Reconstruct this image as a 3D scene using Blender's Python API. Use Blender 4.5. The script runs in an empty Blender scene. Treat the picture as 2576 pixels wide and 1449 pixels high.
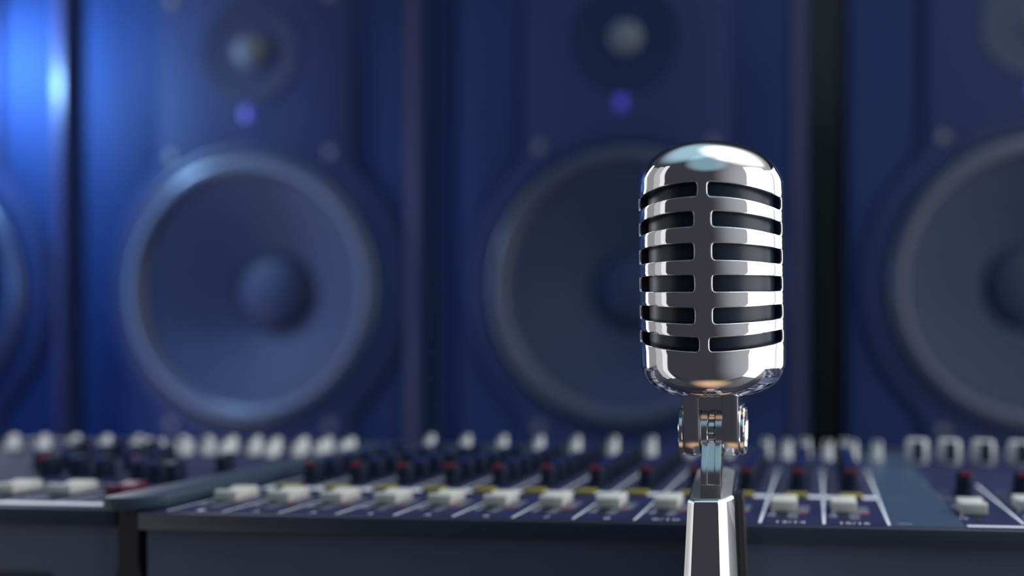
import bpy, bmesh, math, random
from mathutils import Vector, Matrix
random.seed(7)
S = bpy.context.scene
COL = S.collection
ZC = 1.0                       # eye height (m)
YAW = math.atan(.0817)         # console and monitors stand slightly turned to the camera

# ------------------------------------------------------------------ camera
cd = bpy.data.cameras.new('camera'); cam = bpy.data.objects.new('camera', cd); COL.objects.link(cam)
cam.location = (0, 0, ZC); cam.rotation_euler = (math.pi/2, 0, 0)
cd.sensor_width = 36; cd.lens = 1700/2576*36
cd.shift_x = (1288-1920)/2576; cd.shift_y = (892-724.5)/2576
cd.clip_start = .01; cd.clip_end = 50
cd.dof.use_dof = True; cd.dof.focus_distance = .277; cd.dof.aperture_fstop = 2.2
S.camera = cam

# ------------------------------------------------------------------ world
W_ = bpy.data.worlds.new('studio'); S.world = W_; W_.use_nodes = True
nt = W_.node_tree; nt.nodes.clear()
def N(t, **k):
    n = nt.nodes.new(t)
    for a, b in k.items(): setattr(n, a, b)
    return n
wout = N('ShaderNodeOutputWorld'); wbg = N('ShaderNodeBackground'); wtc = N('ShaderNodeTexCoord')
nt.links.new(wbg.outputs[0], wout.inputs[0])
def lobe(d, c0, c1, col):
    """a soft round patch of light around direction d: cosine from c0 (off) to c1 (full)"""
    v = N('ShaderNodeVectorMath', operation='DOT_PRODUCT'); nt.links.new(wtc.outputs['Generated'], v.inputs[0])
    v.inputs[1].default_value = Vector(d).normalized()
    m = N('ShaderNodeMapRange', interpolation_type='SMOOTHSTEP'); nt.links.new(v.outputs['Value'], m.inputs['Value'])
    m.inputs['From Min'].default_value = c0; m.inputs['From Max'].default_value = c1
    x = N('ShaderNodeMix', data_type='RGBA'); nt.links.new(m.outputs[0], x.inputs['Factor'])
    x.inputs[6].default_value = (0, 0, 0, 1); x.inputs[7].default_value = (*col, 1)
    return x.outputs[2]
base = N('ShaderNodeRGB'); base.outputs[0].default_value = (.042, .041, .052, 1)
acc = base.outputs[0]
for L in [((1, -.02, .05), .12, .98, (.36, .37, .38)),          # added pale glow at right, for the grey gradient reflected in the chrome
          ((-.28, .08, .94), .80, .975, (.32, .52, .62)),      # added cool overhead glow, for the blue highlight on the microphone's crown
          ((.34, .04, .92), .80, .975, (1.25, 1.22, 1.15)),       # added neutral overhead glow, for the crown's white highlight
          ((-.05, -.68, .73), .80, .96, (.17, .30, .37)),       # added cool glow high behind the viewer, reflected in swivel and tongue
          ]:
    a = N('ShaderNodeMix', data_type='RGBA', blend_type='ADD'); a.inputs['Factor'].default_value = 1
    nt.links.new(acc, a.inputs[6]); nt.links.new(lobe(*L), a.inputs[7]); acc = a.outputs[2]
nt.links.new(acc, wbg.inputs['Color']); wbg.inputs['Strength'].default_value = 1

# ------------------------------------------------------------------ lights
def light(kind, loc, target=None, energy=10, color=(1, 1, 1), **k):
    d = bpy.data.lights.new('unseen_light', kind); d.energy = energy; d.color = color
    for a, b in k.items(): setattr(d, a, b)
    o = bpy.data.objects.new('unseen_light', d); COL.objects.link(o); o.location = loc
    if target is not None:
        o.rotation_euler = (Vector(target)-Vector(loc)).to_track_quat('-Z', 'Y').to_euler()
    return o
def soften(o):
    """makes an area light brightest in its middle, fading to its rim"""
    d = o.data; d.use_nodes = True; t = d.node_tree; e = t.nodes['Emission']
    g = t.nodes.new('ShaderNodeNewGeometry'); v = t.nodes.new('ShaderNodeVectorMath'); v.operation = 'DISTANCE'
    t.links.new(g.outputs['Parametric'], v.inputs[0]); v.inputs[1].default_value = (.5, .5, 0)
    m = t.nodes.new('ShaderNodeMapRange'); m.interpolation_type = 'SMOOTHSTEP'; t.links.new(v.outputs['Value'], m.inputs['Value'])
    m.inputs['From Min'].default_value = .5; m.inputs['From Max'].default_value = .05
    m.inputs['To Min'].default_value = 0; m.inputs['To Max'].default_value = 2.6
    t.links.new(m.outputs[0], e.inputs['Strength'])
MX, MY = -.0221, .2934         # the microphone's axis
def added_strip(az0, az1, r, h, radiance, color=(1, 1, 1), z=ZC+.05):
    """upright strip softbox round the microphone; az in degrees, 0 = away from the camera, + = right"""
    am = math.radians((az0+az1)/2); w = 2*r*math.tan(math.radians(abs(az1-az0)/2))
    loc = (MX+r*math.sin(am), MY+r*math.cos(am), z)
    return light('AREA', loc, (MX, MY, z), radiance*math.pi*w*h, color, shape='RECTANGLE', size=w, size_y=h)
added_strip(-60.5, -55.8, 1.8, 2.4, 6.0)
added_strip(-65, -60.5, 1.5, 1.8, .34)
added_strip(-80, -65, 1.4, 1.8, .24)
added_strip(-93, -80, 1.3, 1.9, .44, z=ZC+.0)
added_strip(-102, -93, 1.2, 1.9, .80, z=ZC+.0)
added_strip(78, 115, 1.2, 1.95, 2.8, z=ZC+.0)
added_strip(63, 78, 1.4, 1.8, .66)
added_strip(27, 63, 1.7, 2.2, 2.0)
soften(light('AREA', (-.03, .07, .40), (-.03, .11, ZC), .34, (1, .58, .30), shape='RECTANGLE', size=.80, size_y=.50))  # added unseen warm panel, reflected orange under the microphone and swivel
soften(light('AREA', (.75, .30, 2.3), (-.25, 1.0, ZC), 9.5, (.75, .86, 1), shape='RECTANGLE', size=1.8, size_y=.8))
light('SPOT', (-1.68, 1.31, ZC+.64), (-1.35, 2.0, ZC+.45), 24, (.26, .56, 1), shadow_soft_size=.03, spot_size=2.75, spot_blend=.6)  # added unseen blue spot, stands in for the lens flare's glow
light('SPOT', (-1.85, .70, ZC+.25), (-1.15, 1.45, ZC-.05), 22, (.10, .33, 1), shadow_soft_size=.12, spot_size=1.9, spot_blend=.8)  # added blue wash over the left speakers, in place of haze
S.view_settings.view_transform = 'Standard'; S.view_settings.look = 'None'
S.view_settings.exposure = 0; S.view_settings.gamma = 1; S.view_settings.use_curve_mapping = False

# ------------------------------------------------------------------ materials
def mat(name, col, rough=.5, metal=0, emit=None, noise=0, nscale=60, bump=0, coat=0, spec=.5):
    m = bpy.data.materials.new(name); m.use_nodes = True; t = m.node_tree
    b = t.nodes['Principled BSDF']
    b.inputs['Base Color'].default_value = (*col, 1); b.inputs['Roughness'].default_value = rough
    b.inputs['Metallic'].default_value = metal; b.inputs['Coat Weight'].default_value = coat
    b.inputs['Specular IOR Level'].default_value = spec
    if emit: b.inputs['Emission Color'].default_value = (*emit[0], 1); b.inputs['Emission Strength'].default_value = emit[1]
    if noise or bump:
        tc = t.nodes.new('ShaderNodeTexCoord'); n = t.nodes.new('ShaderNodeTexNoise')
        n.inputs['Scale'].default_value = nscale; n.inputs['Detail'].default_value = 4
        t.links.new(tc.outputs['Object'], n.inputs['Vector'])
        if noise:
            r = t.nodes.new('ShaderNodeMapRange'); t.links.new(n.outputs[0], r.inputs['Value'])
            r.inputs['To Min'].default_value = 1-noise; r.inputs['To Max'].default_value = 1+noise
            x = t.nodes.new('ShaderNodeVectorMath'); x.operation = 'SCALE'
            x.inputs[0].default_value = col; t.links.new(r.outputs[0], x.inputs['Scale'])
            t.links.new(x.outputs[0], b.inputs['Base Color'])
        if bump:
            bp = t.nodes.new('ShaderNodeBump'); bp.inputs['Strength'].default_value = bump; bp.inputs['Distance'].default_value = .001
            t.links.new(n.outputs[0], bp.inputs['Height']); t.links.new(bp.outputs[0], b.inputs['Normal'])
    return m
M = dict(
    chrome=mat('polished_chrome', (.93, .93, .94), .055, 1),
    satin=mat('satin_chrome', (.80, .81, .83), .16, 1, noise=.03, nscale=300),
    brushed=mat('brushed_metal', (.42, .42, .44), .55, .6, noise=.04, nscale=400),
    inner=mat('dark_inner_grille', (.010, .018, .038), .32, .0, spec=.35),
    panel=mat('navy_console_panel', (.026, .030, .090), .7, spec=.12, noise=.05),
    blank=mat('slate_blank_panel', (.050, .085, .150), .4, noise=.05),
    case=mat('dark_console_case', (.070, .085, .150), .5, noise=.12, nscale=25),
    trim=mat('slate_edge_trim', (.022, .032, .058), .4),
    cheek=mat('blue_grey_cheek', (.030, .052, .085), .4, noise=.08),
    slot=mat('fader_slot_black', (.01, .01, .014), .5),
    ink=mat('white_print', (.90, .93, 1.0), .5),
    ink2=mat('grey_print', (.30, .31, .38), .5),
    inkred=mat('red_print', (.30, .05, .07), .5),
    ivory=mat('ivory_plastic', (.60, .58, .54), .62, noise=.03),
    white=mat('pale_grey_plastic', (.70, .70, .70), .4),
    yellow=mat('olive_yellow_plastic', (.33, .28, .05), .45),
    green=mat('dull_green_plastic', (.10, .15, .08), .45),
    knob=mat('dark_navy_knob', (.004, .011, .032), .55, spec=.2),
    red=mat('red_pointer_paint', (.22, .02, .04), .5),
    blue=mat('blue_pointer_paint', (.03, .06, .30), .5),
    maroon=mat('maroon_plastic', (.12, .012, .045), .4),
    cab=mat('cabinet_charcoal', (.017, .032, .100), 0.8, noise=.06, nscale=8, spec=.10),
    baffle=mat('baffle_charcoal', (.025, .035, .100), 0.75, noise=.06, nscale=8, spec=.10),
    edge=mat('cabinet_edge_highlight', (.045, .040, .100), .4),  # paler pinkish colour paints the highlight along the cabinet edge
    rubber=mat('surround_rubber', (.042, .050, .095), .34, spec=.5),
    frame=mat('driver_frame', (.010, .020, .065), .4, spec=.22),
    cone=mat('woven_cone', (.026, .037, .085), .55, spec=.2, noise=.12, nscale=160),
    cap=mat('dust_cap', (.022, .032, .080), .6, spec=.22),
    dome=mat('silver_dome', (.10, .115, .15), .7, .0),
    screw=mat('screw_steel', (.14, .14, .16), .55),
    led=mat('violet_indicator', (.05, .05, .4), .4, emit=((.12, .08, 1), .28)),
    wall=mat('dark_acoustic_wall', (.020, .032, .038), .9, noise=.15, nscale=6, bump=.3),
    floor=mat('dark_studio_floor', (.030, .032, .04), .5, noise=.2, nscale=5),
    bench=mat('black_bench', (.015, .016, .02), .5),
)

# ------------------------------------------------------------------ helpers
def build(name, verts, faces, m, parent=None, smooth=True, angle=35, bevel=0, seg=2):
    me = bpy.data.meshes.new(name); me.from_pydata([tuple(v) for v in verts], [], faces); me.update()
    return finish(name, me, m, parent, smooth, angle, bevel, seg)
def finish(name, me, m, parent=None, smooth=True, angle=35, bevel=0, seg=2):
    bm = bmesh.new(); bm.from_mesh(me); bmesh.ops.recalc_face_normals(bm, faces=bm.faces)
    if bevel:
        es = [e for e in bm.edges if len(e.link_faces) == 2 and e.calc_face_angle(0) > math.radians(30)]
        bmesh.ops.bevel(bm, geom=es, offset=bevel, segments=seg, affect='EDGES', profile=.5, clamp_overlap=True)
    if smooth:
        for f in bm.faces: f.smooth = True
        for e in bm.edges:
            if len(e.link_faces) == 2 and e.calc_face_angle(0) > math.radians(angle): e.smooth = False
    bm.to_mesh(me); bm.free()
    me.materials.append(m)
    o = bpy.data.objects.new(name, me); COL.objects.link(o)
    if parent: o.parent = parent
    return o
def box_vf(x0, x1, y0, y1, z0, z1, base=0):
    v = [(x, y, z) for x in (x0, x1) for y in (y0, y1) for z in (z0, z1)]
    f = [(0, 1, 3, 2), (4, 6, 7, 5), (0, 4, 5, 1), (2, 3, 7, 6), (0, 2, 6, 4), (1, 5, 7, 3)]
    return v, [tuple(i+base for i in q) for q in f]
def box(name, x0, x1, y0, y1, z0, z1, m, parent=None, bevel=0, seg=2):
    v, f = box_vf(x0, x1, y0, y1, z0, z1)
    return build(name, v, f, m, parent, bevel=bevel, seg=seg, smooth=bevel > 0, angle=60)
def boxes(name, L, m, parent=None, **k):
    V, F = [], []
    for b in L:
        v, f = box_vf(*b, base=len(V)); V += v; F += f
    return build(name, V, F, m, parent, smooth=False, **k)
def lathe_vf(prof, n=48, axis='z', c=(0, 0, 0)):
    """prof: list of (radius, height) ; closed at both ends when radius is 0"""
    V, F = [], []
    def put(r, h, a):
        x, y = r*math.cos(a), r*math.sin(a)
        p = {'z': (x, y, h), 'y': (x, h, y), 'x': (h, x, y)}[axis]
        return (p[0]+c[0], p[1]+c[1], p[2]+c[2])
    rings = []
    for r, h in prof:
        if r <= 1e-9: rings.append([len(V)]); V.append(put(0, h, 0))
        else:
            rings.append(list(range(len(V), len(V)+n)))
            V += [put(r, h, 2*math.pi*i/n) for i in range(n)]
    for a, b in zip(rings, rings[1:]):
        for i in range(n):
            j = (i+1) % n
            if len(a) == 1: F.append((a[0], b[i], b[j]))
            elif len(b) == 1: F.append((a[i], a[j], b[0]))
            else: F.append((a[i], a[j], b[j], b[i]))
    return V, F
def lathe(name, prof, m, parent=None, n=48, axis='z', c=(0, 0, 0), angle=40):
    V, F = lathe_vf(prof, n, axis, c); return build(name, V, F, m, parent, angle=angle)
def prism(name, pts, a0, a1, m, parent=None, axis='x', bevel=0, seg=2, angle=35):
    """extrude a closed 2D outline along an axis ('x': pts are (y,z); 'y': (x,z); 'z': (x,y))"""
    def P(p, a): return {'x': (a, p[0], p[1]), 'y': (p[0], a, p[1]), 'z': (p[0], p[1], a)}[axis]
    n = len(pts); V = [P(p, a0) for p in pts]+[P(p, a1) for p in pts]
    F = [tuple(range(n)), tuple(range(2*n-1, n-1, -1))]+[(i, (i+1) % n, n+(i+1) % n, n+i) for i in range(n)]
    return build(name, V, F, m, parent, bevel=bevel, seg=seg, angle=angle)
def plate_hole(name, outer, hole, a0, a1, m, parent, bevel=0, back=None, angle=40):
    """plate in the xz plane from y=a0 to a1 with a round hole; back: y of a closed box behind it"""
    bm = bmesh.new(); cx, cz, r = hole; n = 72
    lo = [bm.verts.new((x, a0, z)) for x, z in outer]
    li = [bm.verts.new((cx+r*math.cos(2*math.pi*i/n), a0, cz+r*math.sin(2*math.pi*i/n))) for i in range(n)]
    es = [bm.edges.new((l[i], l[(i+1) % len(l)])) for l in (lo, li) for i in range(len(l))]
    bmesh.ops.triangle_fill(bm, edges=es, use_beauty=True)
    ob = [bm.verts.new((v.co.x, a1, v.co.z)) for v in lo]; ib = [bm.verts.new((v.co.x, a1, v.co.z)) for v in li]
    for l, b in ((lo, ob), (li, ib)):
        for i in range(len(l)): j = (i+1) % len(l); bm.faces.new((l[i], l[j], b[j], b[i]))
    if back is not None:
        bm.faces.new(ib)
        cb = [bm.verts.new((v.co.x, back, v.co.z)) for v in lo]
        for i in range(len(ob)): j = (i+1) % len(ob); bm.faces.new((ob[i], ob[j], cb[j], cb[i]))
        bm.faces.new(cb)
    me = bpy.data.meshes.new(name); bm.to_mesh(me); bm.free()
    return finish(name, me, m, parent, bevel=bevel, angle=angle)
def empty(name, loc, rz=0, label=None, cat=None, group=None, rx=0):
    o = bpy.data.objects.new(name, None); COL.objects.link(o); o.location = loc; o.rotation_euler = (rx, 0, rz)
    o.empty_display_size = .05
    tag(o, label, cat, group); return o
def tag(o, label=None, cat=None, group=None, kind=None):
    for k, v in (('label', label), ('category', cat), ('group', group), ('kind', kind)):
        if v: o[k] = v
    return o
def copy_to(o, loc, parent=None):
    c = o.copy(); COL.objects.link(c); c.parent = parent or o.parent; c.location = loc
    for ch in list(o.children):
        d = ch.copy(); COL.objects.link(d); d.parent = c
    return c

# ------------------------------------------------------------------ setting
def rot(u, v, z0):              # local point of the yawed frame whose origin is (0, z0)
    return (u*math.cos(YAW)+v*math.sin(YAW), z0-u*math.sin(YAW)+v*math.cos(YAW))
wl = box('wall_back', -5.0, 3.4, .75, .85, 0, 2.9, M['wall']); wl.location = (*rot(0, 0, 1.35), 0); wl.rotation_euler.z = -YAW; tag(wl, kind='structure')
fl = box('floor', -5.2, 3.6, -.25, 2.6, -.05, 0, M['floor']); tag(fl, kind='structure')

# ------------------------------------------------------------------ microphone
TILT = math.atan(169/1700)
p_, q_, WM, BM = 1.95, 1.60, .0282, .0262
TOP, BOT = .0541, -.0422
def quarter(ph):
    return WM*math.sin(ph)**(2/p_), BM*math.cos(ph)**(2/q_)
tab = [quarter(math.pi/2*i/4000) for i in range(4001)]
arc = [0]
for a, b in zip(tab, tab[1:]): arc.append(arc[-1]+math.hypot(b[0]-a[0], b[1]-a[1]))
LQ = arc[-1]
def sec(t):                     # t in 0..1 : front tip -> side, by arc length
    t = min(max(t, 0), 1)*LQ; lo, hi = 0, 4000
    while hi-lo > 1:
        md = (lo+hi)//2
        if arc[md] <= t: lo = md
        else: hi = md
    f = (t-arc[lo])/(arc[hi]-arc[lo]); return (tab[lo][0]*(1-f)+tab[hi][0]*f, tab[lo][1]*(1-f)+tab[hi][1]*f)
def t_of_x(x):
    for i in range(4001):
        if tab[i][0] >= x: return arc[i]/LQ
def t_of_y(y):
    for i in range(4001):
        if tab[i][1] <= y: return arc[i]/LQ
def outw(x, y):                 # outward normal of the section
    gx = p_/WM*abs(x/WM)**(p_-1); gy = q_/BM*abs(y/BM)**(q_-1); l = math.hypot(gx, gy) or 1
    return gx/l, gy/l
KZ = .2362/1700
slots = []                      # (z low, z high, inner t)
for i, (a, b) in enumerate([(460, 499), (531, 573), (610, 656), (690, 736), (772.6, 817), (847.6, 887.5)]):
    slots.append(((723-b)*KZ, (723-a)*KZ, t_of_x(.00150 if i in (0, 5) else .0029)))
slots.sort()
T1 = t_of_y(.17*BM)
RC = .0011
rows = []                       # (z, t0, t1, slot index or None, g)
def delta(z, a, b):
    c, H = (a+b)/2, (b-a)/2; e = abs(z-c)-(H-RC)
    d = .00025*((z-c)/H)**2
    if e > 0: d += RC-math.sqrt(max(RC*RC-e*e, 0))*1.0
    return d/LQ
SH_T, SH_B = TOP-.0150, BOT+.0128
seq = []
n_sub = 5
z = min(SH_B, slots[0][0]-.001)
seq += [(z, slots[0][2], T1, None)]
for k, (a, b, t0) in enumerate(slots):
    prev = seq[-1][0]; pt = seq[-1][1]
    for j in range(1, 4):
        f = j/4; seq.append((prev+(a-prev)*f, pt+(t0-pt)*f if k else t0, T1, None))
    for j in range(11):
        zz = (a+b)/2-(b-a)/2*math.cos(math.pi*j/10); d = delta(zz, a, b)
        seq.append((zz, t0+d, T1-d, k if j < 10 else None))
for j in range(1, 4):
    seq.append((slots[-1][1]+(SH_T-slots[-1][1])*j/3, slots[-1][2], T1, None))
NA, NB, NC = 4, 40, 12          # columns: tip->slot, slot, slot->side
def tcol(c, t0, t1):
    if c <= NA: return t0*c/NA
    if c <= NA+NB: return t0+(t1-t0)*(c-NA)/NB
    return t1+(1-t1)*(c-NA-NB)/NC
NQ = NA+NB+NC
def arch(z, y):                 # slot rows bow outwards-inwards round the body
    s = min(1, (1-y/BM)/.70); w = 1
    if z > slots[-1][1]: w = max(0, 1-(z-slots[-1][1])/(SH_T-slots[-1][1]+1e-6))
    if z < slots[0][0]: w = max(0, 1-(slots[0][0]-z)/(slots[0][0]-SH_B+1e-6))
    return -.083*z*s*w
def mic_pt(x, y, z, g, off=0):
    nx, ny = outw(x, y)
    return Vector((g*x*(1-.38*z)-nx*off, -(g*y)+ny*off, z))      # y>0 here means towards the camera
CAPM, CAPB, CAPN = 2.75, 3.6, 1.75
prof_t = [(math.cos(math.pi/2*i/16)**(2/CAPM), SH_T+(TOP-SH_T)*math.sin(math.pi/2*i/16)**(2/CAPN)) for i in range(1, 16)]
prof_b = [(math.cos(math.pi/2*i/16)**(2/CAPB), SH_B+(BOT-SH_B)*math.sin(math.pi/2*i/16)**(2/CAPN)) for i in range(1, 16)]
for g in (.35, .2, .08):
    prof_t.append((g, SH_T+(TOP-SH_T)*(1-g**CAPM)**(1/CAPN))); prof_b.append((g, SH_B+(BOT-SH_B)*(1-g**CAPB)**(1/CAPN)))
prof_t.sort(key=lambda a: -a[0]); prof_b.sort(key=lambda a: -a[0])
DARK = set()
def shell():
    V, F, idx = [], [], {}
    R = [(z, t0, t1, k, 1.0) for z, t0, t1, k in seq]
    R = [(z, slots[0][2], T1, None, g) for g, z in reversed(prof_b)]+R+[(z, slots[-1][2], T1, None, g) for g, z in prof_t]
    for r, (z, t0, t1, k, g) in enumerate(R):
        for s in range(4):      # quarters: 0 front-right 1 back-right 2 back-left 3 front-left
            for c in range(NQ+1):
                t = tcol(c, t0, t1) if c < NQ else 1
                cc = c if s in (0, 2) else NQ-c
                if cc == NQ: continue
                # shared columns are created once, by the quarter that starts with them
                t = tcol(cc if s in (0, 2) else NQ-cc, t0, t1) if False else (tcol(cc, t0, t1) if s in (0, 2) else tcol(NQ-cc, t0, t1))
                x, y = sec(t)
                if s in (2, 3): x = -x
                zz = z+(arch(z, y) if g == 1 else 0)
                pnt = mic_pt(abs(x), y, zz, g)
                if s in (2, 3): pnt.x = -pnt.x
                if s in (1, 2): pnt.y = -pnt.y
                idx[(r, s*NQ+cc)] = len(V); V.append(pnt)
    NT = 4*NQ
    holes = {}
    for r in range(len(R)-1):
        for c in range(NT):
            s = c//NQ; f = c % NQ
            if s in (0, 2): inslot = NA <= f < NA+NB
            else: inslot = NC <= f < NC+NB
            k = R[r][3]
            if k is not None and inslot: holes.setdefault((k, s), []).append((r, c)); continue
            F.append((idx[(r, c)], idx[(r, (c+1) % NT)], idx[(r+1, (c+1) % NT)], idx[(r+1, c)]))
    for r, z in ((0, BOT), (len(R)-1, TOP)):
        n = len(V); V.append(Vector((0, 0, z)))
        for c in range(NT): F.append((idx[(r, c)], idx[(r, (c+1) % NT)], n))
    for (k, s), cells in holes.items():
        r0 = min(a for a, b in cells); r1 = max(a for a, b in cells)+1
        c0 = min(b for a, b in cells); c1 = max(b for a, b in cells)+1
        loop = [(r0, c) for c in range(c0, c1)]+[(r, c1) for r in range(r0, r1)]+[(r1, c) for c in range(c1, c0, -1)]+[(r, c0) for r in range(r1, r0, -1)]
        rm = (r0+r1)//2
        prev = [idx[(r, c % NT)] for r, c in loop]
        base = []
        for (r, c) in loop:
            P0 = V[idx[(r, c % NT)]]
            cm = min(max(c, c0+3), c1-3)
            Cn = V[idx[(rm, cm % NT)]] if (rm, cm % NT) in idx else P0
            d = (Cn-P0); d.normalize()
            gx, gy = outw(min(abs(P0.x), WM*.999), min(abs(P0.y), BM*.999))
            n = Vector((math.copysign(gx, P0.x), math.copysign(gy, P0.y), 0))
            base.append((P0, d, n))
        for ins, dep in ((.0001, .00004), (.00026, .00022), (.00028, .0006), (.00030, .0032)):
            cur = []
            for P0, d, n in base:
                cur.append(len(V)); V.append(P0+d*ins-n*dep)
            for i in range(len(cur)):
                j = (i+1) % len(cur); F.append((prev[i], prev[j], cur[j], cur[i]))
                if dep > .001: DARK.add(frozenset(F[-1]))
            prev = cur
    return V, F
SIZE = 1.12                     # the microphone and its stand are modelled small and enlarged
MIC_LOC = Vector((MX, MY, ZC+169/1700*MY))
mic = empty('microphone', MIC_LOC, math.radians(-2.6), 'shiny chrome vintage microphone with six rows of dark slots', 'microphone', rx=TILT); mic.scale = (SIZE,)*3
V, F = shell()
bs = build('body_shell', V, F, M['chrome'], mic, angle=50)
bs.data.materials.append(M['inner'])
for f in bs.data.polygons:
    if frozenset(f.vertices) in DARK: f.material_index = 1
# dark body behind the slots
V, F = [], []
NI = 96
prof = [(0, BOT+.004), (.6, BOT+.005), (.86, BOT+.013), (.9, -.02), (.9, .035), (.86, TOP-.013), (.6, TOP-.005), (0, TOP-.004)]
rings = []
for g, z in prof:
    if g == 0: rings.append([len(V)]); V.append((0, 0, z)); continue
    rg = []
    for i in range(NI):
        s = i//(NI//4); f = (i % (NI//4))/(NI//4); t = f if s in (0, 2) else 1-f
        x, y = sec(t)
        if s in (2, 3): x = -x
        if s in (0, 3): y = -y
        rg.append(len(V)); V.append((x*(g-.012)*(1-.38*z), y*(g+.012), z))
    rings.append(rg)
for a, b in zip(rings, rings[1:]):
    for i in range(NI):
        j = (i+1) % NI
        if len(a) == 1: F.append((a[0], b[i], b[j]))
        elif len(b) == 1: F.append((a[i], a[j], b[0]))
        else: F.append((a[i], a[j], b[j], b[i]))
tag(build('inner_grille', V, F, M['inner'], mic, angle=60), 'dark navy grille behind the slots')

# swivel under the body: local frame of the microphone, pivot axis along x
PZ = -(1083-723)/1700*.262; PR = .0108          # pivot height and radius
def arc_pts(r, a0, a1, n, c=(0, 0)):
    return [(c[0]+r*math.cos(math.radians(a0+(a1-a0)*i/n)), c[1]+r*math.sin(math.radians(a0+(a1-a0)*i/n))) for i in range(n+1)]
HWX = .01045
out = [(PR, BOT+.004)]+arc_pts(PR, 0, -180, 28, (0, PZ))+[(-PR, BOT+.004)]
for s in (-1, 1):
    a, b = (.0044*s, HWX*s)
    prism('swivel_bracket', out, min(a, b), max(a, b), M['satin'], mic, bevel=.0004)
box('bracket_bridge', -.0044, .0044, -PR, PR, PZ+.0092, BOT+.004, M['satin'], mic)
for s in (-1, 1):
    pr = [(0, 0), (.0085, 0), (.0100, .0003), (.0104, .0008), (.0104, .0019), (.0098, .0023), (.0088, .0023), (.0084, .0019), (0, .0019)]
    V, F = lathe_vf([(r, s*(HWX+h-.0001)) for r, h in pr], 56, 'x', (0, 0, PZ)); build('pivot_cap', V, F, M['chrome'], mic, angle=30)
for s in (-1, 1):
    a = sorted((s*.0013, s*.0043))
    V, F = lathe_vf([(0, a[0]), (.0094, a[0]), (.0097, a[0]+.0003), (.0097, a[1]-.0003), (.0094, a[1]), (0, a[1])], 56, 'x', (0, 0, PZ)); build('pivot_drum', V, F, M['satin'], mic, angle=30)
# toothed wheel in the middle
V, F = [], []
NTH = 22; ring = []
for i in range(NTH):
    for f, r in ((0, .0100), (.36, .0100), (.42, .0090), (.94, .0090)):
        an = 2*math.pi*(i+f)/NTH; ring.append((r*math.cos(an), PZ+r*math.sin(an)))
prism('toothed_wheel', ring, -.00105, .00105, M['chrome'], mic, bevel=0, angle=20)

# ------------------------------------------------------------------ microphone stand
pv = mic.matrix_basis @ Vector((0, 0, PZ))       # pivot in the world
pv.z = ZC+(pv.z-ZC)/SIZE        # its height in the stand's own units
GL = ZC-ZC/SIZE                 # ground in the stand's own units
st = empty('microphone_stand', (pv.x, pv.y, ZC-ZC*SIZE), 0, 'chrome stand with tapered square neck holding the vintage microphone', 'microphone stand'); st.scale = (SIZE,)*3
zt = ZC-.0548+.001                                # top of the neck, front edge
py0, pz = 0.0, pv.z
# tongue: two prongs with a recessed strip between, curved front
def tongue(x0, x1, rin, name, m):
    fr = [(-.0095, pz-.0045), (-.0110, pz-.0073), (-.0126, pz-.0103), (-.0141, pz-.0132), (-.0147, pz-.0165), (-.0148, zt-.004)]
    bk = [(.0075, zt-.004), (.0085, pz-.0150), (.0095, pz-.011), (.0090, pz-.006)]
    top = [(.004, pz-.0105), (-.004, pz-.0110), (-.0065, pz-.0090), (-.0080, pz-.0045)]
    pts = [(y+rin if i < 6 else y, z) for i, (y, z) in enumerate(fr+bk+top)]
    return prism(name, pts, x0, x1, m, st, bevel=.0002 if not rin else 0, angle=30)
tongue(-.0040, -.0014, 0, 'tongue_prong', M['satin'])
tongue(.0010, .0036, 0, 'tongue_prong', M['satin'])
tongue(-.0014, .0010, .0006, 'tongue_core', M['satin'])
prism('tongue_foot', [(-.0148, pz-.0195), (-.0148, zt-.004), (.0075, zt-.004), (.008, pz-.0195)], -.0041, .0037, M['satin'], st, bevel=.0002)
# tapered neck: rounded-rectangle section lofted downwards
def rrect(cx, cy, hx, hy, r, n=8):
    P = []
    for sx, sy, a in ((1, -1, -90), (1, 1, 0), (-1, 1, 90), (-1, -1, 180)):
        for i in range(n+1):
            an = math.radians(a+90*i/n); P.append((cx+sx*(hx-r)+r*math.cos(an), cy+sy*(hy-r)+r*math.sin(an)))
    return P
NCX = -.0003
def neck(h, w, hy, cl=.0027, cr=.0056):
    x0, x1, y0, y1 = NCX-w, NCX+w, h-hy, h+hy
    P = [(x1-cr, y0), (x1-cr*.55, y0+cr*.38), (x1-cr*.54, y0+cr*.39), (x1-cr*.02, y0+cr*1.01)]
    P += [(x1, y0+cr*1.05), (x1, y1-.004), (x1-.004, y1), (x0+.004, y1), (x0, y1-.004), (x0, y0+cl*1.2), (x0+cl*.08, y0+cl*.84), (x0+cl*.90, y0+cl*.08), (x0+cl, y0)]
    return P
def loft(name, secs, m, parent, cap=True, angle=30):
    V, F = [], []; n = len(secs[0][0])
    for pts, zf in secs: V += [(x, y, zf(y) if callable(zf) else zf) for x, y in pts]
    for k in range(len(secs)-1):
        for i in range(n):
            j = (i+1) % n; F.append((k*n+i, k*n+j, (k+1)*n+j, (k+1)*n+i))
    F.append(tuple(range(n))); F.append(tuple(range((len(secs)-1)*n, len(secs)*n)))
    return build(name, V, F, m, parent, angle=angle)
slope = lambda y: zt-.0006+(y+.0165)*.17
loft('tapered_neck', [(neck(.0025, .0081, .0187, .0024, .0050), slope),
                      (neck(.0025, .0085, .0191), lambda y: slope(y)-.0004),
                      (neck(.0025, .0087, .0193), lambda y: slope(y)-.0012),
                      (neck(.003, .0107, .0215, .0032, .0064), ZC-.096),
                      (neck(.003, .0118, .0225, .0034, .0068), ZC-.13),
                      (neck(.003, .0118, .0205, .0034, .0068), ZC-.15)], M['chrome'], st, angle=14)
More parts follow.
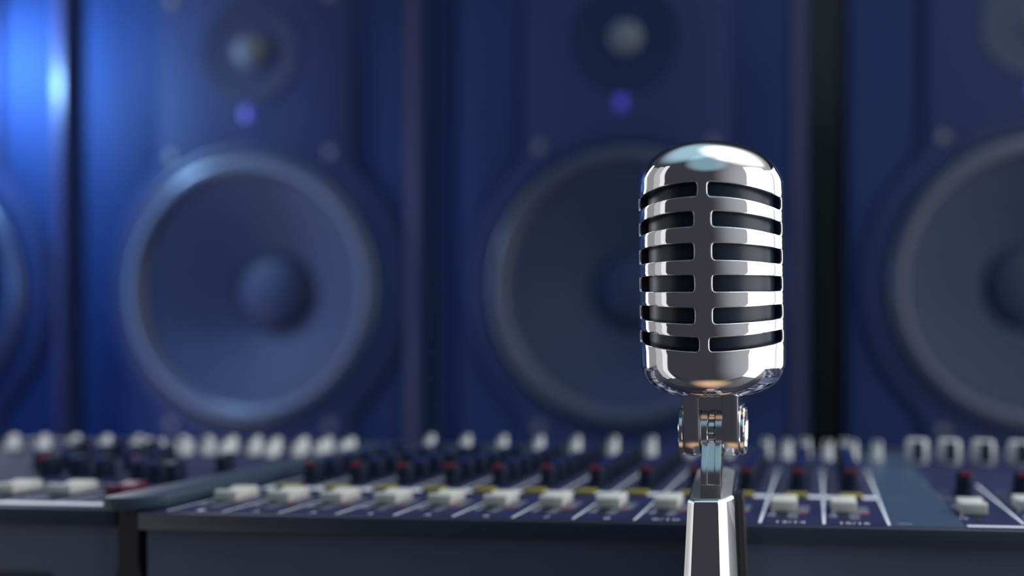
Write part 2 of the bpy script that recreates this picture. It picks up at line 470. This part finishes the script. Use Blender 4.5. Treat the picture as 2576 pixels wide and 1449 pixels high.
loft('neck_top', [(neck(.0027, .0078, .0182, .0023, .0048), lambda y: slope(y)-.0004), (neck(.0027, .0078, .0182, .0023, .0048), lambda y: slope(y)+.00015)], M['brushed'], st)
loft('release_lever', [(rrect(.0098, .011, .0012, .004, .0006), ZC-.0565), (rrect(.0103, .0105, .0014, .0045, .0006), ZC-.060), (rrect(.0122, .011, .0014, .0045, .0006), ZC-.100), (rrect(.0128, .011, .0012, .004, .0006), ZC-.112)], M['slot'], st)
lathe('pole', [(0, GL+.02), (.011, GL+.02), (.011, ZC-.148), (0, ZC-.148)], M['chrome'], st, 40, c=(NCX, .003, 0))
lathe('round_base', [(a, h+GL) for a, h in ((0, 0), (.125, 0), (.125, .006), (.118, .012), (.03, .022), (.016, .032), (0, .032))], M['case'], st, 64, c=(NCX, .003, 0))

# ------------------------------------------------------------------ mixing consoles
HC = .08113
CZ = ZC-HC
def text_mesh(items, name, m, parent, z=.00025):
    """items: (string, u, v, width, height)"""
    V, F = [], []
    for s, u, v, w, h in items:
        c = bpy.data.curves.new('t', 'FONT'); c.body = s; c.align_x = 'CENTER'; c.align_y = 'CENTER'; c.size = 1; c.resolution_u = 2
        o = bpy.data.objects.new('t', c); COL.objects.link(o)
        dg = bpy.context.evaluated_depsgraph_get(); me = bpy.data.meshes.new_from_object(o.evaluated_get(dg))
        if len(me.vertices):
            xs = [q.co.x for q in me.vertices]; ys = [q.co.y for q in me.vertices]
            sx = w/(max(xs)-min(xs)); sy = h/(max(ys)-min(ys)); b = len(V)
            cx, cy = (max(xs)+min(xs))/2, (max(ys)+min(ys))/2
            V += [(u+(q.co.x-cx)*sx, v+(q.co.y-cy)*sy, z) for q in me.vertices]
            F += [tuple(i+b for i in p.vertices) for p in me.polygons]
        bpy.data.objects.remove(o); bpy.data.curves.remove(c); bpy.data.meshes.remove(me)
    me = bpy.data.meshes.new(name); me.from_pydata(V, [], F); me.materials.append(m)
    o = bpy.data.objects.new(name, me); COL.objects.link(o); o.parent = parent
    return o
def decal(name, quads, m, parent, z=.0002):
    """flat printed quads (u0,u1,v0,v1)"""
    V, F = [], []
    for u0, u1, v0, v1 in quads:
        b = len(V); V += [(u0, v0, z), (u1, v0, z), (u1, v1, z), (u0, v1, z)]; F.append((b, b+1, b+2, b+3))
    return build(name, V, F, m, parent, smooth=False)
# shared meshes for caps and knobs (first ones are placed, the rest copied)
def fader_cap(parent, m, w=.0130, name='fader_cap'):
    pts = [(0, .0003), (0, .0056), (.0012, .0064), (.0035, .0060), (.0065, .0050), (.0078, .0049), (.0092, .0050), (.0120, .0062), (.0140, .0064), (.0150, .0056), (.0155, .0003)]
    o = prism(name, pts, -w/2, w/2, m, parent, bevel=.0004, angle=50)
    box('cap_line', -w/2+.0004, w/2-.0004, .0074, .0082, .0040, .00508, M['ink'], o)
    return o
def knob(parent, m, pm, r=.0049, h=.0135, name='knob'):
    o = lathe(name, [(0, .0002), (r*1.12, .0002), (r*1.12, .0018), (r, .0024), (r*.92, h-.0008), (r*.84, h), (0, h)], m, parent, 28)
    boxes('pointer', [(-r*.55, r*.55, -r*.85, -r*.55, h-.0002, h+.0003), (-r*.55, r*.55, -r*.985, -r*.80, h-.0016, h+.0002)], pm, o)
    return o
con = empty('mixing_console', (0, .3248, CZ), -YAW, 'wide dark mixing console with numbered channel faders, behind and below the microphone', 'mixing console')
U0, UP = -.310, .03083
lines = [U0+UP*i for i in range(13)]
UR = .330
box('control_panel', -.318, .0605, -.0005, .232, -.004, 0, M['panel'], con)
tag(box('blank_panel', .0605, .0955, -.0005, .232, -.004, 0, M['blank'], con), 'plain slate blue blank panel')
box('master_panel', .0955, UR, -.0005, .232, -.004, 0, M['panel'], con)
box('front_rail', -.3235, UR, -.0030, .010, -.0095, -.0002, M['trim'], con, bevel=.0009)
box('case', -.3215, UR, .0005, .245, -.17, -.0090, M['case'], con)
box('pedestal', -.30, UR-.02, .125, .235, -CZ, -.17, M['case'], con)
box('rear_rail', -.318, UR, .231, .245, -.010, .003, M['trim'], con, bevel=.001)
# printed lines
Q = []
for u in lines: Q.append((u-.0007, u+.0007, .0002, .158)); Q.append((u-.0012, u+.0012, .125, .158))
for i in range(12):
    l = lines[i]; Q.append((l, l+.0095, .0580, .0655)); Q.append((l+.0222, l+UP, .0580, .0655))
tag(decal('printed_line', Q, M['ink'], con), 'white printed channel line')
names = ['1', '2', '3', '4', '5', '6', '7', '8', '9/10', '11/12', '13/14', '15/16']
T = []
for i, s in enumerate(names):
    T.append((s, lines[i]+(.0165 if i < 8 else .0150), .0028, .0032 if i < 8 else .0140, .0032))
for t in T: tag(text_mesh([t], 'channel_number', M['ink'], con), 'white channel number')
T = []
for i in range(12):
    l = lines[i]
    for s, v, w in (('10', .0170, .0036), ('5', .0235, .0018), ('0', .034, .0018), ('5', .044, .0018), ('10', .053, .0036)): T.append((s, l+.0048, v, w, .0028))
    for k in range(7): T.append(('-', l+.0048, .0150+.006*k, .0022, .0004))
tag(text_mesh(T, 'fader_scale', M['ink'], con), 'small white scale figures')
Q, Q2, Q3 = [], [], []
for i in range(12):
    l = lines[i]
    for k in range(3): Q2.append((l+.0175, l+.0232, .0215+.0048*k+.0030, .0240+.0048*k+.0030))
    for k in range(9): Q.append((l+.0128, l+.0178, .0110+.0016*k, .0118+.0016*k))
    Q3.append((l+.0178, l+.0236, .0225, .0240)); Q3.append((l+.0178, l+.0222, .0200, .0212))
    for k in range(14): Q.append((l+.0035, l+.0090, .071+.0062*k, .0718+.0062*k)); Q.append((l+.0245, l+.0285, .073+.0062*k, .0738+.0062*k))
for k in range(5):
    Q.append((.0930, .1030, .058+.0055*k, .0590+.0055*k)); Q.append((.1290, .1390, .064+.0055*k, .0648+.0055*k)); Q.append((.113, .120, .062+.0055*k, .0628+.0055*k))
Q.append((.064, .071, .0028, .0042)); Q.append((.064, .076, .060, .0608))
decal('printed_marks', Q, M['ink2'], con); tag(decal('mute_marks', Q3, M['inkred'], con), 'small red printed marks')
decal('level_marks', Q2, M['ink2'], con, z=.00022)
# fader slots
for i in range(12): box('fader_slot', lines[i]+.0088, lines[i]+.0118, .0110, .058, -.0005, .00018, M['slot'], con)
# faders, buttons, knobs
cap0 = None; yel0 = None; kr = kb = wk = gb = None
for i in range(12):
    l = lines[i]
    if cap0 is None:
        cap0 = fader_cap(con, M['ivory']); cap0.location = (l+.0103, .0235, 0)
        yel0 = box('mute_button', -.0062, .0062, 0, .0060, .0001, .0022, M['yellow'], con, bevel=.0004); yel0.location = (l+.0158, .0590, 0)
        kr = knob(con, M['knob'], M['red'], .0053, .0130); kr.location = (l+.0166, .0815, 0); tag(kr.children[0], 'red pointer')
        kb = knob(con, M['knob'], M['blue'], .0051, .0138); kb.location = (l+.0166, .0985, 0); tag(kb.children[0], 'blue pointer')
        wk = knob(con, M['white'], M['slot'], .0040, .0150, 'rear_knob'); wk.location = (l+.0180, .208, 0)
        gb = box('rear_button', -.004, .004, 0, .005, .0001, .0045, M['green'], con, bevel=.0004); gb.location = (l+.008, .208, 0)
    else:
        copy_to(cap0, (l+.0103, .0235, 0)); copy_to(yel0, (l+.0158, .0590, 0)); copy_to(kr, (l+.0166, .0815, 0))
        copy_to(kb, (l+.0166, .0985, 0)); copy_to(wk, (l+.0180, .208, 0)); copy_to(gb, (l+.008, .208, 0))
    for v in (.1160, .1340, .1520, .1710): copy_to(kb, (l+.0166, v, 0))
tag(wk, 'pale grey knob at the rear')
for u, v in ((.002, .200), (.0335, .197), (.0525, .197), (.0710, .197)): copy_to(wk, (u, v, 0))
# master section

tag(decal('printed_line', [(.0965, .200, .0006, .0038)]+[(.1235+.031*k, .1250+.031*k, .008, .105) for k in range(4)], M['ink'], con), 'white printed channel line')
T = []
for k in range(4):
    for s, v, w in (('10', .0170, .0036), ('5', .0235, .0018), ('0', .034, .0018), ('5', .044, .0018)): T.append((s, .0982+.031*k, v, w, .0028))
text_mesh(T, 'fader_scale', M['ink'], con)
for k in range(5):
    box('fader_slot', .1033+.031*k, .1063+.031*k, .0110, .066, -.0005, .00018, M['slot'], con)
    copy_to(cap0, (.1050+.031*k, .0245 if k != 1 else .034, 0)); copy_to(kr, (.1110+.0325*k, .0770, 0))
big = lathe('master_knob', [(0, .0002), (.0085, .0002), (.0090, .001), (.0078, .016), (.0070, .0175), (.0045, .0178), (.0042, .0160), (0, .0160)], M['white'], con, 36); big.location = (.1000, .190, 0)
tag(big, 'large pale master knob')
box('knob_face', -.0034, .0034, -.0092, -.0060, .0030, .0172, M['knob'], big)
for u, v in ((.1235, .189), (.1480, .188), (.1730, .184), (.198, .184), (.223, .184), (.248, .184)): copy_to(big, (u, v, 0))

def merge(target, names, parent):
    """printed marks belong to the panel they are printed on"""
    bm = bmesh.new(); bm.from_mesh(target.data)
    for o in [c for c in parent.children if c.name.split('.')[0] in names]:
        mi = len(target.data.materials); target.data.materials.append(o.data.materials[0])
        k = len(bm.faces); bm.from_mesh(o.data); bm.faces.ensure_lookup_table()
        for f in bm.faces[k:]: f.material_index = mi; f.smooth = False
        bpy.data.objects.remove(o)
    bm.to_mesh(target.data); bm.free()
PRINTS = ('printed_marks', 'mute_marks', 'level_marks', 'fader_scale', 'printed_line')
merge([c for c in con.children if c.name == 'control_panel'][0], PRINTS, con)
# side cheek between the two consoles
ck = [(-.342, -.004), (-.342, .205), (-.315, .205), (-.315, .006), (-.320, .000), (-.330, -.0045)]
prism('side_cheek', ck, .0005, .0078, M['cheek'], con, axis='z', bevel=.0012, angle=40)
prism('cheek_support', [(-.3385, -.0002), (-.3275, -.0002), (-.3275, -.028), (-.3235, -.045), (-.3235, -.17), (-.3425, -.17), (-.3425, -.045), (-.3385, -.028)], .001, .19, M['slot'], con, axis='y')

# left console: its own unit beyond the cheek
lc = empty('mixing_console', (*rot(-.3435, .0055, .3248), CZ), -YAW, 'second dark console left of the raised side rail, with one maroon fader cap', 'mixing console')
box('control_panel', -.36, -.0002, -.0005, .232, -.004, 0, M['panel'], lc)
box('front_rail', -.36, .0010, -.0030, .010, -.0095, -.0002, M['trim'], lc, bevel=.0009)
box('case', -.36, -.0005, .0005, .245, -.17, -.0090, M['case'], lc)
box('pedestal', -.34, -.02, .125, .235, -CZ, -.17, M['case'], lc)
box('rear_rail', -.36, -.0002, .231, .245, -.010, .003, M['trim'], lc, bevel=.001)
box('drawer_slot', -.20, -.040, -.0003, .0035, -.041, -.036, M['slot'], lc)
tag(decal('printed_line', [(-.36, -.0150, .0030, .0090), (-.0150, -.0130, .0030, .020)]+[(-.0480-.031*k, -.0466-.031*k, .008, .060) for k in range(8)], M['ink'], lc), 'white printed line')
decal('printed_marks', [(-.040+a, -.034+a, .012+.004*b, .0132+.004*b) for a in (0, .012, -.031, -.062) for b in range(3)]+[(-.028, -.004, .052+.006*k, .0532+.006*k) for k in range(8)], M['ink2'], lc)
merge([c for c in lc.children if c.name.startswith('control_panel')][0], PRINTS, lc)
lcap = None
for k in range(5):
    loc = (-.0675-.0310*k-(.004 if k else 0), .0265-(.001*(k > 0)), 0)
    if lcap is None: lcap = fader_cap(lc, M['ivory'], .0150); lcap.location = loc
    else: copy_to(lcap, loc)
mc = fader_cap(lc, M['maroon'], .0115); mc.location = (-.0335, .0270, 0); tag(mc, 'maroon fader cap')
for k in range(6): box('fader_slot', -.0350-.0315*k, -.0320-.0315*k, .012, .060, -.0005, .00018, M['slot'], lc)
lk = None
for (u, v, kind) in [(-.0285, .0600, 0), (-.048, .067, 1), (-.066, .073, 1), (-.079, .085, 2), (-.100, .080, 1), (-.121, .083, 1), (-.142, .082, 2), (-.036, .103, 3),
                     (-.088, .105, 1), (-.110, .108, 1), (-.132, .108, 1), (-.155, .106, 1), (-.178, .107, 1), (-.112, .135, 1), (-.140, .137, 1), (-.165, .136, 1), (-.192, .136, 1), (-.15, .160, 1), (-.18, .162, 1), (-.21, .16, 1)]:
    m, pm, nm = ((M['knob'], M['ink2'], 'grey pointer'), (M['knob'], M['blue'], 'blue pointer'), (M['knob'], M['red'], 'red pointer'), (M['knob'], M['ink2'], 'grey pointer'))[kind]
    o = knob(lc, m, pm, .0052, .0135 if kind != 0 else .0150); o.location = (u, v, 0); tag(o.children[0], nm)
wl0 = knob(lc, M['white'], M['slot'], .0042, .0125, 'rear_knob'); wl0.location = (-.006, .178, 0); tag(wl0, 'pale grey knob at the rear')
random.seed(3)
for k in range(1, 10): copy_to(wl0, (-.006-.0195*k+random.uniform(-.002, .002), .178+random.uniform(-.004, .006), 0))
for k in range(8): copy_to(wl0, (-.014-.021*k, .197+random.uniform(-.003, .003), 0))
for k in range(7): copy_to(wl0, (-.203-.0290*k, .196, 0))

# ------------------------------------------------------------------ studio monitors
def ring_face(cx, cz, r, yf, n=64):
    return [(cx+r*math.cos(2*math.pi*i/n), yf, cz+r*math.sin(2*math.pi*i/n)) for i in range(n)]
ZB, ZTP = -.215, .865           # cabinet bottom and top relative to the eye
def make_monitor(u, label, side=True):
    t = empty('studio_monitor', (*rot(u, 0, 1.35), ZC+ZB), -YAW, label, 'speaker', 'studio monitors in a row behind the console')
    o = -ZB
    hw, dp = .366, .40
    # cabinet: carcass with rounded front edges
    wz = o+.137; R1 = .335
    plate_hole('cabinet', [(-hw, 0), (hw, 0), (hw, ZTP-ZB), (-hw, ZTP-ZB)], (0, wz, .262), .012, .10, M['cab'], t, back=dp, bevel=.010)
    if side: box('side_panel', -hw-.066, -hw+.002, .034, dp-.01, 0, ZTP-ZB, M['cab'], t)
    boxes('edge_highlight', [(hw-.026, hw-.006, .004, .014, .01, ZTP-ZB-.01)], M['edge'], t)  # strip carries the bevel's highlight as a lighter colour
    # raised baffle, straight above and bulging round the woofer
    L = []
    yb = .006
    half = .212
    zz = wz+math.sqrt(R1**2-(half+.03)**2)
    L = [(half, ZTP-ZB-.004), (half, zz+.06), (half+.006, zz+.03), (half+.030, zz)]
    a0 = math.atan2(zz-wz, half+.03)
    for k in range(1, 20):
        a = a0-(2*a0)*k/20; L.append((R1*math.cos(a), wz+R1*math.sin(a)))
    L += [(half+.03, 2*wz-zz), (half, max(.002, 2*wz-zz-.04))]
    L = [(x, z) for x, z in L if z >= .002]+[(half, .002)]
    pts = L+[(-x, z) for x, z in reversed(L)]
    plate_hole('baffle', pts, (0, wz, .268), -.006, .014, M['baffle'], t, bevel=.004)
    # woofer: frame ring, rubber surround, cone, dust cap
    yf = -.006
    fr = lathe('woofer_frame', [(.306, yf+.001), (.304, yf-.006), (.298, yf-.008), (.288, yf-.006), (.284, yf+.001), (.266, yf+.001)], M['frame'], t, 96, 'y', (0, 0, wz))
    pr = [(.284, yf)]+[(.266+.018*math.cos(math.radians(180*k/10)), yf-.016*math.sin(math.radians(180*k/10))) for k in range(11)]+[(.246, yf+.002)]
    lathe('surround', pr, M['rubber'], t, 96, 'y', (0, 0, wz))
    lathe('cone', [(.249, yf+.001), (.20, yf-.0+.022), (.15, yf+.046), (.11, yf+.062), (.080, yf+.072)], M['cone'], t, 96, 'y', (0, 0, wz))
    lathe('dust_cap', [(.086, yf+.070)]+[(.084*math.cos(math.radians(a)), yf+.068-.032*math.sin(math.radians(a))) for a in range(0, 90, 9)]+[(0, yf+.036)], M['cap'], t, 64, 'y', (0, 0, wz))
    # tweeter: dished waveguide and silver dome
    tz = o+.641
    lathe('tweeter_waveguide', [(.112, yf+.0005), (.110, yf-.003), (.102, yf-.003), (.09, yf-.001), (.06, yf-.0008), (.040, yf-.0006), (.036, yf-.0005)], M['frame'], t, 64, 'y', (0, 0, tz))
    lathe('tweeter_dome', [(.034, yf-.0008)]+[(.032*math.cos(math.radians(a)), yf-.002-.018*math.sin(math.radians(a))) for a in range(0, 90, 10)]+[(0, yf-.020)], M['dome'], t, 40, 'y', (0, 0, tz))
    sc = None
    for x in (-.180, .178):
        for z in (.755, .424, -.148):
            if sc is None:
                sc = lathe('screw', [(0, 0), (.0095, 0), (.0105, .002), (.0105, .005)], M['screw'], t, 20, 'y'); sc.location = (x, yf-.004, o+z)
            else: copy_to(sc, (x, yf-.004, o+z))
    tag(box('indicator_light', -.019, .001, yf-.001, yf+.004, o+.497, o+.525, M['led'], t, bevel=.003), 'violet lit indicator')
    return t
make_monitor(-.279, 'dark monitor speaker directly behind the microphone, woofer partly hidden by it')
make_monitor(-1.090, 'dark monitor speaker left of centre with its whole large woofer in view')
make_monitor(.532, 'rightmost dark monitor speaker, right of the dark gap, cut off by the frame', False)
make_monitor(-1.901, 'leftmost dark monitor speaker, only its right edge showing beside the blue light')
bn = box('speaker_bench', -2.35, 1.0, -.02, .46, 0, ZC+ZB, M['bench'], None, bevel=.006); bn.location = (*rot(0, 0, 1.35), 0); bn.rotation_euler.z = -YAW
tag(bn, 'long black bench carrying the row of monitor speakers', 'bench')
